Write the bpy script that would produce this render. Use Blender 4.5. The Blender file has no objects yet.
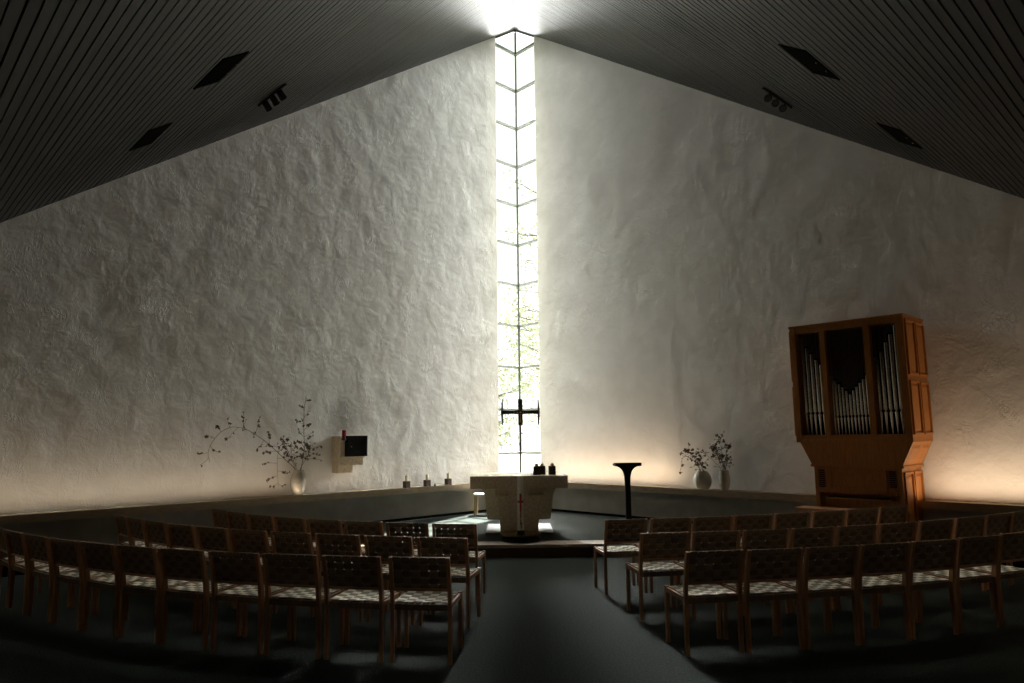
import bpy, bmesh, math, random
from mathutils import Vector, Matrix, noise
R_ = math.radians
scene = bpy.context.scene
COL = scene.collection
random.seed(7)

# ------------------------------------------------------------------ geometry of the place
CX, CY = 0.1630871, 16.22031565                      # the corner where the two white walls meet
uL = Vector((-0.72359605, -0.6902237, 0))            # along the left wall, away from the corner
uR = Vector((0.6902237, -0.72359605, 0))             # along the right wall, away from the corner
CORNER = Vector((CX, CY, 0))
ZA, K = 11.796, 0.7096                               # apex height, roof fall per metre along each wall
FAR = 13.2                                           # length of each side of the square room
EYE = 1.70
LEDGE_Z = 0.76
PZ = 0.17                                            # altar platform height

def ST(s, t, z=0.0):
    return CORNER + uL * s + uR * t + Vector((0, 0, z))

def WL(s, off, z):                                   # left wall: s along it, off into the room
    return ST(s, off, z)

def WR(s, off, z):
    return ST(off, s, z)

# ------------------------------------------------------------------ materials
def mat(name, color, rough=0.6, metal=0.0, spec=0.5, build=None, emit=None):
    m = bpy.data.materials.new(name)
    m.use_nodes = True
    nt = m.node_tree
    b = nt.nodes['Principled BSDF']
    b.inputs['Base Color'].default_value = (*color, 1)
    b.inputs['Roughness'].default_value = rough
    b.inputs['Metallic'].default_value = metal
    b.inputs['Specular IOR Level'].default_value = spec
    if emit:
        b.inputs['Emission Color'].default_value = (*emit[0], 1)
        b.inputs['Emission Strength'].default_value = emit[1]
    if build:
        build(nt, b)
    return m

def N(nt, t, **kw):
    n = nt.nodes.new(t)
    for k, v in kw.items():
        setattr(n, k, v)
    return n

def coords(nt, scale=(1, 1, 1), rot=(0, 0, 0), kind='Object'):
    tc = N(nt, 'ShaderNodeTexCoord')
    mp = N(nt, 'ShaderNodeMapping')
    mp.inputs['Scale'].default_value = scale
    mp.inputs['Rotation'].default_value = rot
    nt.links.new(tc.outputs[kind], mp.inputs['Vector'])
    return mp.outputs['Vector']

def noise_n(nt, vec, scale, detail=4, rough=0.5, dist=0.0):
    n = N(nt, 'ShaderNodeTexNoise')
    n.inputs['Scale'].default_value = scale
    n.inputs['Detail'].default_value = detail
    n.inputs['Roughness'].default_value = rough
    n.inputs['Distortion'].default_value = dist
    nt.links.new(vec, n.inputs['Vector'])
    return n.outputs['Fac']

def ramp(nt, fac, stops):
    r = N(nt, 'ShaderNodeValToRGB')
    el = r.color_ramp.elements
    while len(el) < len(stops):
        el.new(0.5)
    for e, (p, c) in zip(el, stops):
        e.position = p
        e.color = (*c, 1)
    nt.links.new(fac, r.inputs['Fac'])
    return r.outputs['Color']

def mathn(nt, op, a, b):
    m = N(nt, 'ShaderNodeMath', operation=op)
    for i, v in enumerate((a, b)):
        if isinstance(v, (int, float)):
            m.inputs[i].default_value = v
        else:
            nt.links.new(v, m.inputs[i])
    return m.outputs[0]

def bump(nt, b, height, strength=0.5, dist=0.01):
    bp = N(nt, 'ShaderNodeBump')
    bp.inputs['Strength'].default_value = strength
    bp.inputs['Distance'].default_value = dist
    nt.links.new(height, bp.inputs['Height'])
    nt.links.new(bp.outputs['Normal'], b.inputs['Normal'])

def two_tone(c1, c2, scale, stretch=(1, 1, 1), bstr=0.0, bdist=0.003, detail=5, dist=0.0, lo=0.35, hi=0.65, rot=(0, 0, 0)):
    def f(nt, b):
        v = coords(nt, stretch, rot)
        n = noise_n(nt, v, scale, detail, 0.55, dist)
        nt.links.new(ramp(nt, n, [(lo, c1), (hi, c2)]), b.inputs['Base Color'])
        if bstr:
            bump(nt, b, n, bstr, bdist)
    return f

def plaster(nt, b):
    v = coords(nt)
    big = noise_n(nt, v, 0.9, 2, 0.5, 0.3)
    mid = noise_n(nt, v, 3.0, 5, 0.55, 0.35)
    sw = noise_n(nt, coords(nt, (1, 1, 0.45), (0.5, 0.3, 0)), 7.5, 4, 0.6, 2.6)
    fine = noise_n(nt, v, 55, 3, 0.6)
    # trowel ridges: thin crests where the swirl noise crosses its middle value, only in patches
    cr = mathn(nt, 'ABSOLUTE', mathn(nt, 'SUBTRACT', sw, 0.5), 0)
    cr = mathn(nt, 'SUBTRACT', 1.0, mathn(nt, 'MINIMUM', mathn(nt, 'MULTIPLY', cr, 14.0), 1.0))
    patch = noise_n(nt, v, 2.6, 3, 0.6, 0.5)
    patch = mathn(nt, 'MAXIMUM', mathn(nt, 'MULTIPLY', mathn(nt, 'SUBTRACT', patch, 0.50), 4.0), 0.0)
    patch = mathn(nt, 'MINIMUM', patch, 1.0)
    h = mathn(nt, 'ADD', mathn(nt, 'MULTIPLY', big, 0.7), mathn(nt, 'MULTIPLY', mid, 0.42))
    h = mathn(nt, 'ADD', h, mathn(nt, 'MULTIPLY', mathn(nt, 'MULTIPLY', cr, patch), 0.10))
    h = mathn(nt, 'ADD', h, mathn(nt, 'MULTIPLY', fine, 0.035))
    nt.links.new(ramp(nt, mid, [(0.3, (0.69, 0.667, 0.622)), (0.7, (0.76, 0.737, 0.692))]), b.inputs['Base Color'])
    # round darker patch on the wall above the sanctuary lamp
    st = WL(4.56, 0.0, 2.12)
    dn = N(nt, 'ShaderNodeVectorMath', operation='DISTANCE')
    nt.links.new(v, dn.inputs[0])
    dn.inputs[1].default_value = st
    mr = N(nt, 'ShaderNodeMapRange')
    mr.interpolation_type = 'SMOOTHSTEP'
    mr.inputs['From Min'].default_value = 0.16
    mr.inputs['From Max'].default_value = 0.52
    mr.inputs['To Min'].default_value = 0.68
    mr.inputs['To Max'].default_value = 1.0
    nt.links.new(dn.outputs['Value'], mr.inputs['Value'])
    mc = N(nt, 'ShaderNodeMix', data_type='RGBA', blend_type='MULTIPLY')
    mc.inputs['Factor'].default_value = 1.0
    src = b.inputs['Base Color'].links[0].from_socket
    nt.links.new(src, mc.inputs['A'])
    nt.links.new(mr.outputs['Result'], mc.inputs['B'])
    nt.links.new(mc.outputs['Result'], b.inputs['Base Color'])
    bump(nt, b, h, 1.0, 0.042)

M = {}
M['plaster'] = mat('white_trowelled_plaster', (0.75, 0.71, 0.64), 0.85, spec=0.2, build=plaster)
M['bench'] = mat('grey_painted_bench_front', (0.30, 0.285, 0.26), 0.7, spec=0.3,
                 build=two_tone((0.26, 0.25, 0.225), (0.33, 0.315, 0.285), 3, bstr=0.2))
M['carpet'] = mat('dark_green_grey_carpet', (0.03, 0.036, 0.036), 0.95, spec=0.1,
                  build=two_tone((0.012, 0.0168, 0.0148), (0.037, 0.0465, 0.0415), 55, bstr=0.7, bdist=0.008, detail=3, lo=0.32, hi=0.68))
M['board'] = mat('dark_stained_ceiling_boards', (0.02, 0.018, 0.015), 0.50, spec=0.26,
                 build=two_tone((0.0095, 0.0086, 0.0072), (0.0155, 0.0143, 0.0122), 2.2, bstr=0.1, bdist=0.001))
M['black'] = mat('black_backing', (0.006, 0.006, 0.006), 0.9, spec=0.0)
M['darkwall'] = mat('rear_wall_plaster', (0.05, 0.042, 0.034), 0.9, spec=0.2,
                    build=two_tone((0.38, 0.31, 0.24), (0.44, 0.36, 0.28), 3))
WOODG = dict(stretch=(14, 14, 1.2), bstr=0.15, bdist=0.001)
M['chairwood'] = mat('oiled_brown_wood', (0.20, 0.09, 0.04), 0.45,
                     build=two_tone((0.32, 0.145, 0.062), (0.44, 0.215, 0.095), 6, **WOODG))
M['web_light'] = mat('cream_linen_webbing', (0.60, 0.56, 0.46), 0.85, spec=0.2,
                     build=two_tone((0.64, 0.60, 0.49), (0.74, 0.70, 0.58), 90, bstr=0.4, bdist=0.001))
M['web_dark'] = mat('grey_brown_linen_webbing', (0.24, 0.21, 0.165), 0.85, spec=0.2,
                    build=two_tone((0.19, 0.165, 0.13), (0.26, 0.23, 0.18), 90, bstr=0.4, bdist=0.001))
M['back_a'] = mat('brown_linen_webbing', (0.26, 0.19, 0.125), 0.85, spec=0.2,
                  build=two_tone((0.19, 0.137, 0.09), (0.235, 0.17, 0.114), 90, bstr=0.4, bdist=0.001))
M['back_b'] = mat('dark_brown_linen_webbing', (0.17, 0.12, 0.08), 0.85, spec=0.2,
                  build=two_tone((0.12, 0.083, 0.054), (0.155, 0.11, 0.072), 90, bstr=0.4, bdist=0.001))
M['ledgewood'] = mat('tan_ledge_board', (0.36, 0.27, 0.17), 0.55,
                     build=two_tone((0.30, 0.225, 0.145), (0.40, 0.305, 0.20), 4, stretch=(2, 2, 8), bstr=0.1))
M['stepwood'] = mat('pale_step_edge', (0.34, 0.29, 0.22), 0.5,
                    build=two_tone((0.30, 0.25, 0.19), (0.38, 0.32, 0.245), 5, stretch=(1, 10, 10), bstr=0.1))
M['riser'] = mat('dark_wood_riser', (0.09, 0.05, 0.03), 0.6, build=two_tone((0.07, 0.04, 0.025), (0.11, 0.062, 0.036), 5, stretch=(1, 10, 10)))
M['stone'] = mat('shell_limestone', (0.34, 0.29, 0.22), 0.75, spec=0.3,
                 build=two_tone((0.50, 0.415, 0.295), (0.68, 0.58, 0.43), 28, bstr=0.5, bdist=0.006, detail=8))
M['slab'] = mat('pale_stone_slab', (0.5, 0.48, 0.42), 0.5, build=two_tone((0.066, 0.065, 0.058), (0.09, 0.088, 0.079), 20, bstr=0.2))
M['organwood'] = mat('honey_oak', (0.46, 0.20, 0.05), 0.45,
                     build=two_tone((0.31, 0.108, 0.015), (0.44, 0.17, 0.028), 5, **WOODG))
M['shade'] = mat('dark_stained_slats', (0.05, 0.025, 0.012), 0.6, build=two_tone((0.04, 0.02, 0.01), (0.06, 0.03, 0.015), 8, **WOODG))
M['pipe'] = mat('tin_organ_pipe', (0.62, 0.60, 0.55), 0.22, metal=1.0, build=two_tone((0.55, 0.53, 0.48), (0.68, 0.66, 0.6), 9))
M['iron'] = mat('black_iron', (0.009, 0.009, 0.009), 0.55, spec=0.12, build=two_tone((0.007, 0.007, 0.007), (0.012, 0.0115, 0.0115), 20))
M['steel'] = mat('dark_steel_glazing_bar', (0.10, 0.11, 0.105), 0.5, metal=0.4, build=two_tone((0.09, 0.10, 0.095), (0.12, 0.13, 0.125), 8))
M['bronze'] = mat('dark_bronze', (0.07, 0.05, 0.035), 0.4, metal=0.8, build=two_tone((0.05, 0.037, 0.027), (0.09, 0.065, 0.045), 15))
M['holder'] = mat('dark_brown_glazed_clay', (0.03, 0.016, 0.012), 0.45, spec=0.3, build=two_tone((0.024, 0.013, 0.01), (0.036, 0.02, 0.015), 15))
M['brass'] = mat('worn_brass', (0.45, 0.33, 0.16), 0.35, metal=0.9, build=two_tone((0.36, 0.26, 0.12), (0.50, 0.37, 0.19), 12))
M['gold'] = mat('gilded_relief', (0.85, 0.55, 0.2), 0.3, metal=1.0, build=two_tone((0.8, 0.5, 0.17), (0.9, 0.6, 0.24), 30))
M['wax'] = mat('ivory_wax', (0.80, 0.76, 0.64), 0.5, build=two_tone((0.86, 0.83, 0.74), (0.90, 0.87, 0.79), 6))
M['waxy'] = mat('yellowed_wax', (0.62, 0.56, 0.36), 0.5, build=two_tone((0.58, 0.52, 0.33), (0.66, 0.60, 0.40), 10))
M['red'] = mat('red_wax', (0.50, 0.05, 0.02), 0.5, build=two_tone((0.55, 0.05, 0.02), (0.65, 0.08, 0.03), 12))
M['redglass'] = mat('red_glass', (0.28, 0.006, 0.012), 0.15, build=two_tone((0.24, 0.005, 0.01), (0.32, 0.008, 0.014), 6))
M['ceramic'] = mat('grey_white_glaze', (0.52, 0.48, 0.40), 0.25, build=two_tone((0.46, 0.425, 0.355), (0.56, 0.52, 0.44), 7))
M['ceramicb'] = mat('sage_grey_glaze', (0.36, 0.35, 0.29), 0.3, build=two_tone((0.46, 0.45, 0.385), (0.56, 0.545, 0.47), 7))
M['stem'] = mat('dry_brown_stem', (0.09, 0.065, 0.04), 0.8, build=two_tone((0.07, 0.05, 0.03), (0.11, 0.08, 0.05), 20))
M['bloom'] = mat('dried_brown_flower', (0.13, 0.08, 0.055), 0.85, build=two_tone((0.10, 0.06, 0.042), (0.17, 0.11, 0.075), 30))
M['sprig'] = mat('dull_green_sprig', (0.13, 0.14, 0.08), 0.8, build=two_tone((0.10, 0.11, 0.06), (0.17, 0.175, 0.10), 25))
M['birch'] = mat('pale_birch', (0.55, 0.38, 0.19), 0.5, build=two_tone((0.50, 0.34, 0.165), (0.60, 0.42, 0.22), 5, **WOODG))
M['whitelam'] = mat('white_seat_top', (0.75, 0.74, 0.70), 0.4, build=two_tone((0.72, 0.71, 0.67), (0.78, 0.77, 0.73), 5))
M['leaf'] = mat('green_leaves', (0.12, 0.16, 0.05), 0.6, spec=0.2, build=two_tone((0.26, 0.285, 0.19), (0.34, 0.365, 0.26), 1.5))
M['bark'] = mat('tree_bark', (0.05, 0.04, 0.03), 0.9, build=two_tone((0.04, 0.03, 0.022), (0.07, 0.055, 0.04), 6, bstr=0.5))
M['grass'] = mat('mown_grass', (0.10, 0.13, 0.05), 0.9, build=two_tone((0.035, 0.045, 0.018), (0.055, 0.068, 0.028), 12))
M['bounce_paving'] = mat('pale_bounce_paving', (0.6, 0.58, 0.53), 0.9, build=two_tone((0.72, 0.71, 0.67), (0.82, 0.81, 0.77), 4))
M['lens'] = mat('spotlight_lens', (0.5, 0.5, 0.48), 0.1, metal=0.8, build=two_tone((0.45, 0.45, 0.43), (0.55, 0.55, 0.53), 6))

def glass_mat():
    m = bpy.data.materials.new('clear_window_glass')
    m.use_nodes = True
    nt = m.node_tree
    nt.nodes.clear()
    out = N(nt, 'ShaderNodeOutputMaterial')
    tr = N(nt, 'ShaderNodeBsdfTransparent')
    tr.inputs['Color'].default_value = (0.965, 0.98, 0.965, 1)
    gl = N(nt, 'ShaderNodeBsdfGlossy')
    gl.inputs['Roughness'].default_value = 0.02
    mx = N(nt, 'ShaderNodeMixShader')
    mx.inputs[0].default_value = 0.05
    nt.links.new(tr.outputs[0], mx.inputs[1])
    nt.links.new(gl.outputs[0], mx.inputs[2])
    nt.links.new(mx.outputs[0], out.inputs['Surface'])
    return m
M['glass'] = glass_mat()

# ------------------------------------------------------------------ mesh helpers
class MB:
    def __init__(self):
        self.bm = bmesh.new()
        self.mi = 0
    def face(self, pts):
        vs = [self.bm.verts.new(p) for p in pts]
        f = self.bm.faces.new(vs)
        f.material_index = self.mi
        return f
    def loft(self, rings, close=True, caps=True):
        vr = [[self.bm.verts.new(p) for p in r] for r in rings]
        n = len(rings[0])
        for a, b in zip(vr[:-1], vr[1:]):
            for i in range(n if close else n - 1):
                j = (i + 1) % n
                f = self.bm.faces.new((a[i], a[j], b[j], b[i]))
                f.material_index = self.mi
        if caps and close:
            for r in (vr[0][::-1], vr[-1]):
                f = self.bm.faces.new(r)
                f.material_index = self.mi
        return self
    def hexa(self, b4, t4):
        return self.loft([b4, t4])
    def box(self, c, s):
        cx, cy, cz = c
        x, y, z = s[0] / 2, s[1] / 2, s[2] / 2
        q = [(-x, -y), (x, -y), (x, y), (-x, y)]
        return self.loft([[Vector((cx + a, cy + b, cz - z)) for a, b in q], [Vector((cx + a, cy + b, cz + z)) for a, b in q]])
    def prism(self, poly, f0, f1):
        """poly: 2-D outline; f0 / f1 map a 2-D point to the two end faces."""
        return self.loft([[Vector(f0(*p)) for p in poly], [Vector(f1(*p)) for p in poly]])
    def tube(self, pts, rad, seg=8, caps=True):
        pts = [Vector(p) for p in pts]
        if isinstance(rad, (int, float)):
            rad = [rad] * len(pts)
        rings = []
        up = None
        for i, p in enumerate(pts):
            d = (pts[min(i + 1, len(pts) - 1)] - pts[max(i - 1, 0)]).normalized()
            if up is None:
                up = Vector((0, 0, 1)) if abs(d.z) < 0.9 else Vector((1, 0, 0))
            a = d.cross(up).normalized()
            up = a.cross(d).normalized()
            rings.append([p + (a * math.cos(2 * math.pi * k / seg) + up * math.sin(2 * math.pi * k / seg)) * rad[i] for k in range(seg)])
        return self.loft(rings, True, caps)
    def bar(self, p, q, w, d, side=(1, 0, 0)):
        """rectangular bar from p to q; w along side, d across."""
        p, q = Vector(p), Vector(q)
        ax = (q - p).normalized()
        a = Vector(side)
        a = (a - ax * a.dot(ax)).normalized()
        b = ax.cross(a)
        o = [(-w / 2, -d / 2), (w / 2, -d / 2), (w / 2, d / 2), (-w / 2, d / 2)]
        return self.loft([[p + a * i + b * j for i, j in o], [q + a * i + b * j for i, j in o]])
    def sweep_rect(self, pts, w, d, side=(1, 0, 0)):
        pts = [Vector(p) for p in pts]
        rings = []
        for i, p in enumerate(pts):
            ax = (pts[min(i + 1, len(pts) - 1)] - pts[max(i - 1, 0)]).normalized()
            a = Vector(side)
            b = ax.cross(a).normalized()
            ww = w[i] if isinstance(w, (list, tuple)) else w
            dd = d[i] if isinstance(d, (list, tuple)) else d
            rings.append([p + a * x * ww / 2 + b * y * dd / 2 for x, y in ((-1, -1), (1, -1), (1, 1), (-1, 1))])
        return self.loft(rings)
    def lathe(self, prof, seg=24, c=(0, 0, 0)):
        c = Vector(c)
        rings = [[c + Vector((r * math.cos(2 * math.pi * k / seg), r * math.sin(2 * math.pi * k / seg), z)) for k in range(seg)] for r, z in prof]
        return self.loft(rings)
    def ball(self, c, r, seg=8):
        n = max(4, seg // 2 + 1)
        prof = [(max(r * math.sin(math.pi * i / n), r * 0.02), -r * math.cos(math.pi * i / n)) for i in range(n + 1)]
        return self.lathe(prof, seg, c)
    def build(self, name, mats, parent=None, smooth=False, bevel=0.0, loc=None):
        bmesh.ops.recalc_face_normals(self.bm, faces=self.bm.faces)
        if bevel:
            es = [e for e in self.bm.edges if len(e.link_faces) == 2 and e.calc_face_angle(0) > 0.6]
            bmesh.ops.bevel(self.bm, geom=es, offset=bevel, segments=2, profile=0.7, affect='EDGES', clamp_overlap=True)
        me = bpy.data.meshes.new(name)
        self.bm.to_mesh(me)
        self.bm.free()
        for m in (mats if isinstance(mats, (list, tuple)) else [mats]):
            me.materials.append(m)
        if smooth:
            for p in me.polygons:
                p.use_smooth = True
            try:
                me.set_sharp_from_angle(angle=R_(40))
            except Exception:
                pass
        o = bpy.data.objects.new(name, me)
        COL.objects.link(o)
        if parent is not None:
            o.parent = parent
        if loc is not None:
            o.location = loc
        return o

def tag(o, label=None, cat=None, group=None, kind=None):
    if label: o['label'] = label
    if cat: o['category'] = cat
    if group: o['group'] = group
    if kind: o['kind'] = kind
    return o

def empty(name, loc, rz=0.0, label=None, cat=None, group=None):
    o = bpy.data.objects.new(name, None)
    o.empty_display_size = 0.2
    COL.objects.link(o)
    o.location = loc
    o.rotation_euler = (0, 0, rz)
    return tag(o, label, cat, group)

def copy_tree(o, parent=None):
    c = o.copy()
    COL.objects.link(c)
    if parent is not None:
        c.parent = parent
    for ch in list(o.children):
        copy_tree(ch, c)
    return c

ANG_L = math.atan2(uL.y, uL.x)            # local x away from the corner along the left wall, local y into the room
ANG_R = math.atan2(-uR.y, -uR.x)          # local x towards the corner along the right wall, local y into the room

# ------------------------------------------------------------------ setting: floor, platform, walls, ceiling
def struct(o):
    o['kind'] = 'structure'
    return o

def slab_poly(mb, pts, z0, z1):
    mb.prism([(p[0], p[1]) for p in pts], lambda x, y: (x, y, z0), lambda x, y: (x, y, z1))

mb = MB()
slab_poly(mb, [ST(-0.3, -0.3), ST(FAR + 0.3, -0.3), ST(FAR + 0.3, FAR + 0.3), ST(-0.3, FAR + 0.3)], -0.12, 0.0)
struct(mb.build('floor', M['carpet']))

STEP_Y = 10.37
def s_at_y(side, y, off):                 # where the line y = const meets the inner face of a wall bench
    if side == 'L':
        s = (y - CY - uR.y * off) / uL.y
        return ST(s, off)
    s = (y - CY - uL.y * off) / uR.y
    return ST(off, s)
BF = 0.36                                 # bench front face, distance from the wall
a0, b0 = s_at_y('L', STEP_Y + 0.035, BF - 0.02), s_at_y('R', STEP_Y + 0.035, BF - 0.02)
mb = MB()
slab_poly(mb, [a0, b0, ST(BF - 0.02, BF - 0.02)], 0.0, PZ - 0.012)
mb.build('altar_platform', M['riser'])
pl = bpy.data.objects['altar_platform']
struct(pl)
mb = MB()
a1, b1 = s_at_y('L', STEP_Y + 0.36, BF - 0.02), s_at_y('R', STEP_Y + 0.36, BF - 0.02)
slab_poly(mb, [a1, b1, ST(BF - 0.02, BF - 0.02)], PZ - 0.012, PZ)
o = mb.build('carpet', M['carpet'], pl)
mb = MB()
a2, b2 = s_at_y('L', STEP_Y, BF - 0.02), s_at_y('R', STEP_Y, BF - 0.02)
slab_poly(mb, [a2, b2, b1, a1], PZ - 0.045, PZ + 0.001)
mb.build('step_edge', M['stepwood'], pl)

def wall_poly(W, s0, s1, name):
    mb = MB()
    n = 24
    th = 0.30
    ss = [s0 + (s1 - s0) * i / n for i in range(n + 1)]
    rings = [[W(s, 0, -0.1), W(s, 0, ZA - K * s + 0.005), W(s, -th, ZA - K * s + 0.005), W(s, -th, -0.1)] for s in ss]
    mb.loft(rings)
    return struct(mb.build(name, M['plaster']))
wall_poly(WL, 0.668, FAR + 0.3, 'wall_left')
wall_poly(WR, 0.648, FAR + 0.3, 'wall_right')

def rear(name, W):
    mb = MB()
    q = [W(-0.3, 0), W(FAR + 0.3, 0), W(FAR + 0.3, 0.3), W(-0.3, 0.3)]
    top = ZA - K * FAR - 0.0
    mb.prism([(p.x, p.y) for p in q], lambda x, y: (x, y, -0.1), lambda x, y: (x, y, top + 0.2))
    return struct(mb.build(name, M['darkwall']))
rear('wall_rear_left', lambda t, d: ST(FAR + d, t))
rear('wall_rear_right', lambda s, d: ST(s, FAR + d))

# ceiling: dark boards with open joints on the two slopes, each board parallel to the opposite wall
def roof(flip):
    mb = MB()
    W = (lambda s, t, z: ST(t, s, z)) if flip else (lambda s, t, z: ST(s, t, z))
    OV = -0.7
    pitch, w = 0.085, 0.071
    s = OV
    i = 0
    rnd = random.Random(11 + flip)
    while s < FAR + 0.25:
        s1 = s + w + rnd.uniform(-0.002, 0.003)
        dz = rnd.uniform(-0.0015, 0.0015)
        z0, z1 = ZA - K * s + dz, ZA - K * s1 + dz
        th = 0.02
        e0, e1 = s + 0.0, s1
        b = [W(s, OV, z0), W(s, e0, z0), W(s1, e1, z1), W(s1, OV, z1)]
        if e0 <= OV + 1e-6:
            s += pitch
            continue
        mb.mi = 0
        mb.loft([b, [p + Vector((0, 0, th)) for p in b]])
        s += pitch
        i += 1
    mb.mi = 1
    q = [W(OV, OV, ZA - K * OV), W(FAR + 0.3, FAR + 0.3, ZA - K * (FAR + 0.3)), W(FAR + 0.3, OV, ZA - K * (FAR + 0.3))]
    mb.loft([[p + Vector((0, 0, 0.03)) for p in q], [p + Vector((0, 0, 0.22)) for p in q]])
    return mb
m1 = roof(0)
struct(m1.build('ceiling', [M['board'], M['black']]))
m2 = roof(1)
struct(m2.build('ceiling', [M['board'], M['black']]))

# bench-like ledge running along both walls, with a slot for light along the wall
ORG0, ORG1 = 7.06, 8.36                     # the organ interrupts the right-hand ledge
def ledge(W, flip, runs, nm_board, nm_front):
    for k, (s0, s1, c0) in enumerate(runs):
        def P(s, off, z):
            return W(s, off, z)
        mb = MB()
        e = lambda off: off if c0 else s0            # mitre at the corner
        e = lambda off: off if c0 else s0
        for o0, o1, z0, z1 in ((0.0, 0.39, LEDGE_Z - 0.095, LEDGE_Z), (0.39, 0.415, LEDGE_Z - 0.095, LEDGE_Z + 0.012)):
            q = [(e(o0), o0), (s1, o0), (s1, o1), (e(o1), o1)]
            mb.prism(q, lambda s, o: P(s, o, z0), lambda s, o: P(s, o, z1))
        ob = struct(mb.build(nm_board, M['ledgewood']))
        mb = MB()
        q = [(e(0.0), 0.0), (s1, 0.0), (s1, BF), (e(BF), BF)]
        mb.prism(q, lambda s, o: P(s, o, 0.0), lambda s, o: P(s, o, LEDGE_Z - 0.095))
        struct(mb.build(nm_front, M['bench']))
        mb = MB()  # black strip standing in for the shadow gap at the bench foot
        q = [(e(BF), BF), (s1, BF), (s1, BF + 0.006), (e(BF + 0.006), BF + 0.006)]
        mb.prism(q, lambda s, o: P(s, o, 0.0), lambda s, o: P(s, o, PZ + 0.045))
        struct(mb.build('shadow_gap_left' if not flip else 'shadow_gap_right', M['black']))
ledge(WL, 0, [(0.0, FAR, True)], 'trim_1', 'wall_bench_left')
ledge(WR, 1, [(0.0, ORG0, True), (ORG1, FAR, False)], 'trim_2', 'wall_bench_right')

# the tall corner window
TZ0, DZ = 11.166, 0.9816
GO = -0.06
def window(W, width, name, with_post):
    mb = MB()
    c0 = GO
    for i in range(11):
        z = TZ0 - DZ * i
        mb.bar(W(c0, GO, z), W(width + 0.05, GO, z), 0.05, 0.06, side=(0, 0, 1))
    for s in (width + 0.03,):
        mb.bar(W(s, GO, LEDGE_Z - 0.1), W(s, GO, ZA - K * s + 0.02), 0.03, 0.05, side=tuple((W(1, 0, 0) - W(0, 0, 0))))
    mb.bar(W(c0, GO, LEDGE_Z - 0.02), W(width + 0.05, GO, LEDGE_Z - 0.02), 0.05, 0.05, side=(0, 0, 1))
    mb.bar(W(c0, GO, ZA - K * c0 - 0.02), W(width + 0.05, GO, ZA - K * (width + 0.05) - 0.02), 0.035, 0.05, side=(0, 0, 1))
    if with_post:
        p = ST(GO, GO)
        mb.bar(p + Vector((0, 0, LEDGE_Z - 0.1)), p + Vector((0, 0, ZA - K * GO)), 0.045, 0.06, side=(1, 0, 0))
    o = struct(mb.build(name, M['steel']))
    mb = MB()
    th = 0.008
    q = [(c0, LEDGE_Z - 0.05), (width + 0.05, LEDGE_Z - 0.05), (width + 0.05, ZA - K * (width + 0.05)), (c0, ZA - K * c0)]
    mb.face([W(s, GO, z) for s, z in q])
    mb.build('glass', M['glass'], o)
window(WL, 0.668, 'window_1', True)
window(WR, 0.648, 'window_2', False)

# ------------------------------------------------------------------ outside: lawn and trees
mb = MB()
mb.prism([(-70, -30), (70, -30), (70, 110), (-70, 110)], lambda x, y: (x, y, -0.9), lambda x, y: (x, y, -0.4))
tag(mb.build('lawn', M['grass']), kind='structure')
mb = MB()
mb.prism([(CX + x, CY + y) for x, y in ((-0.5, 0.7), (0.5, 0.7), (4.0, 6), (-4.0, 6))], lambda x, y: (x, y, -0.5), lambda x, y: (x, y, -0.36))
tag(mb.build('bounce_terrace', M['bounce_paving']), kind='structure')  # unseen pale patch added outside to bounce sun up onto the ceiling

def tree(name, loc, h, crown_z, crown_r, n, label, seed, leaf=0.13, sy=1.0):
    rnd = random.Random(seed)
    root = empty(name, loc, 0, label, 'tree', 'trees outside the corner window')
    mb = MB()
    pts = [(0, 0, 0)]
    for i in range(1, 7):
        pts.append((rnd.uniform(-.15, .15) * i / 3, rnd.uniform(-.15, .15) * i / 3, h * 0.9 * i / 6))
    mb.tube(pts, [0.2, 0.17, 0.15, 0.12, 0.09, 0.06, 0.02], 8)
    mb.build('trunk', M['bark'], root, True)
    tips = []
    mbb = MB()
    for i in range(26):
        z0 = rnd.uniform(0.3, 0.88) * h
        a = rnd.uniform(0, 2 * math.pi)
        L = crown_r * rnd.uniform(0.5, 1.0)
        p = [Vector((0, 0, z0))]
        for j in range(1, 5):
            p.append(Vector((math.cos(a) * L * j / 4, math.sin(a) * L * sy * j / 4, z0 + 0.25 * L * j / 4 + rnd.uniform(-.12, .12))))
        mbb.tube(p, [0.05, 0.035, 0.025, 0.015, 0.006], 5)
        tips += p[1:]
    mbb.build('branch', M['bark'], root, True)
    ml = MB()
    for i in range(n):
        c = rnd.choice(tips) + Vector((rnd.gauss(0, .34), rnd.gauss(0, .34), rnd.gauss(0, .3)))
        u = Vector((rnd.gauss(0, 1), rnd.gauss(0, 1), rnd.gauss(0, 1))).normalized()
        v = u.cross(Vector((rnd.gauss(0, 1), rnd.gauss(0, 1), rnd.gauss(0, 1)))).normalized()
        s = leaf * rnd.uniform(0.6, 1.2)
        ml.face([c - u * s, c - v * s * 0.45, c + u * s, c + v * s * 0.45])
    ml.build('foliage', M['leaf'], root)
    return root
tree('garden_tree', (1.7, 29.0, -0.4), 8.4, 5, 2.3, 1500, 'pale leafy tree showing through the lower right panes of the corner window', 3)
tree('garden_tree', (-1.3, 34.0, -0.4), 6.2, 4, 2.6, 1300, 'low tree showing through the lower left panes of the corner window', 5)
tree('garden_tree', (2.9, 21.6, -0.4), 15.0, 8, 1.7, 7000, 'tree close outside, shading the corner window', 13, 0.12)
tree('garden_tree', (1.9, 41.0, -0.4), 20.0, 12, 3.2, 1500, 'tall thin tree behind the upper right panes of the corner window', 9)

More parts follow.
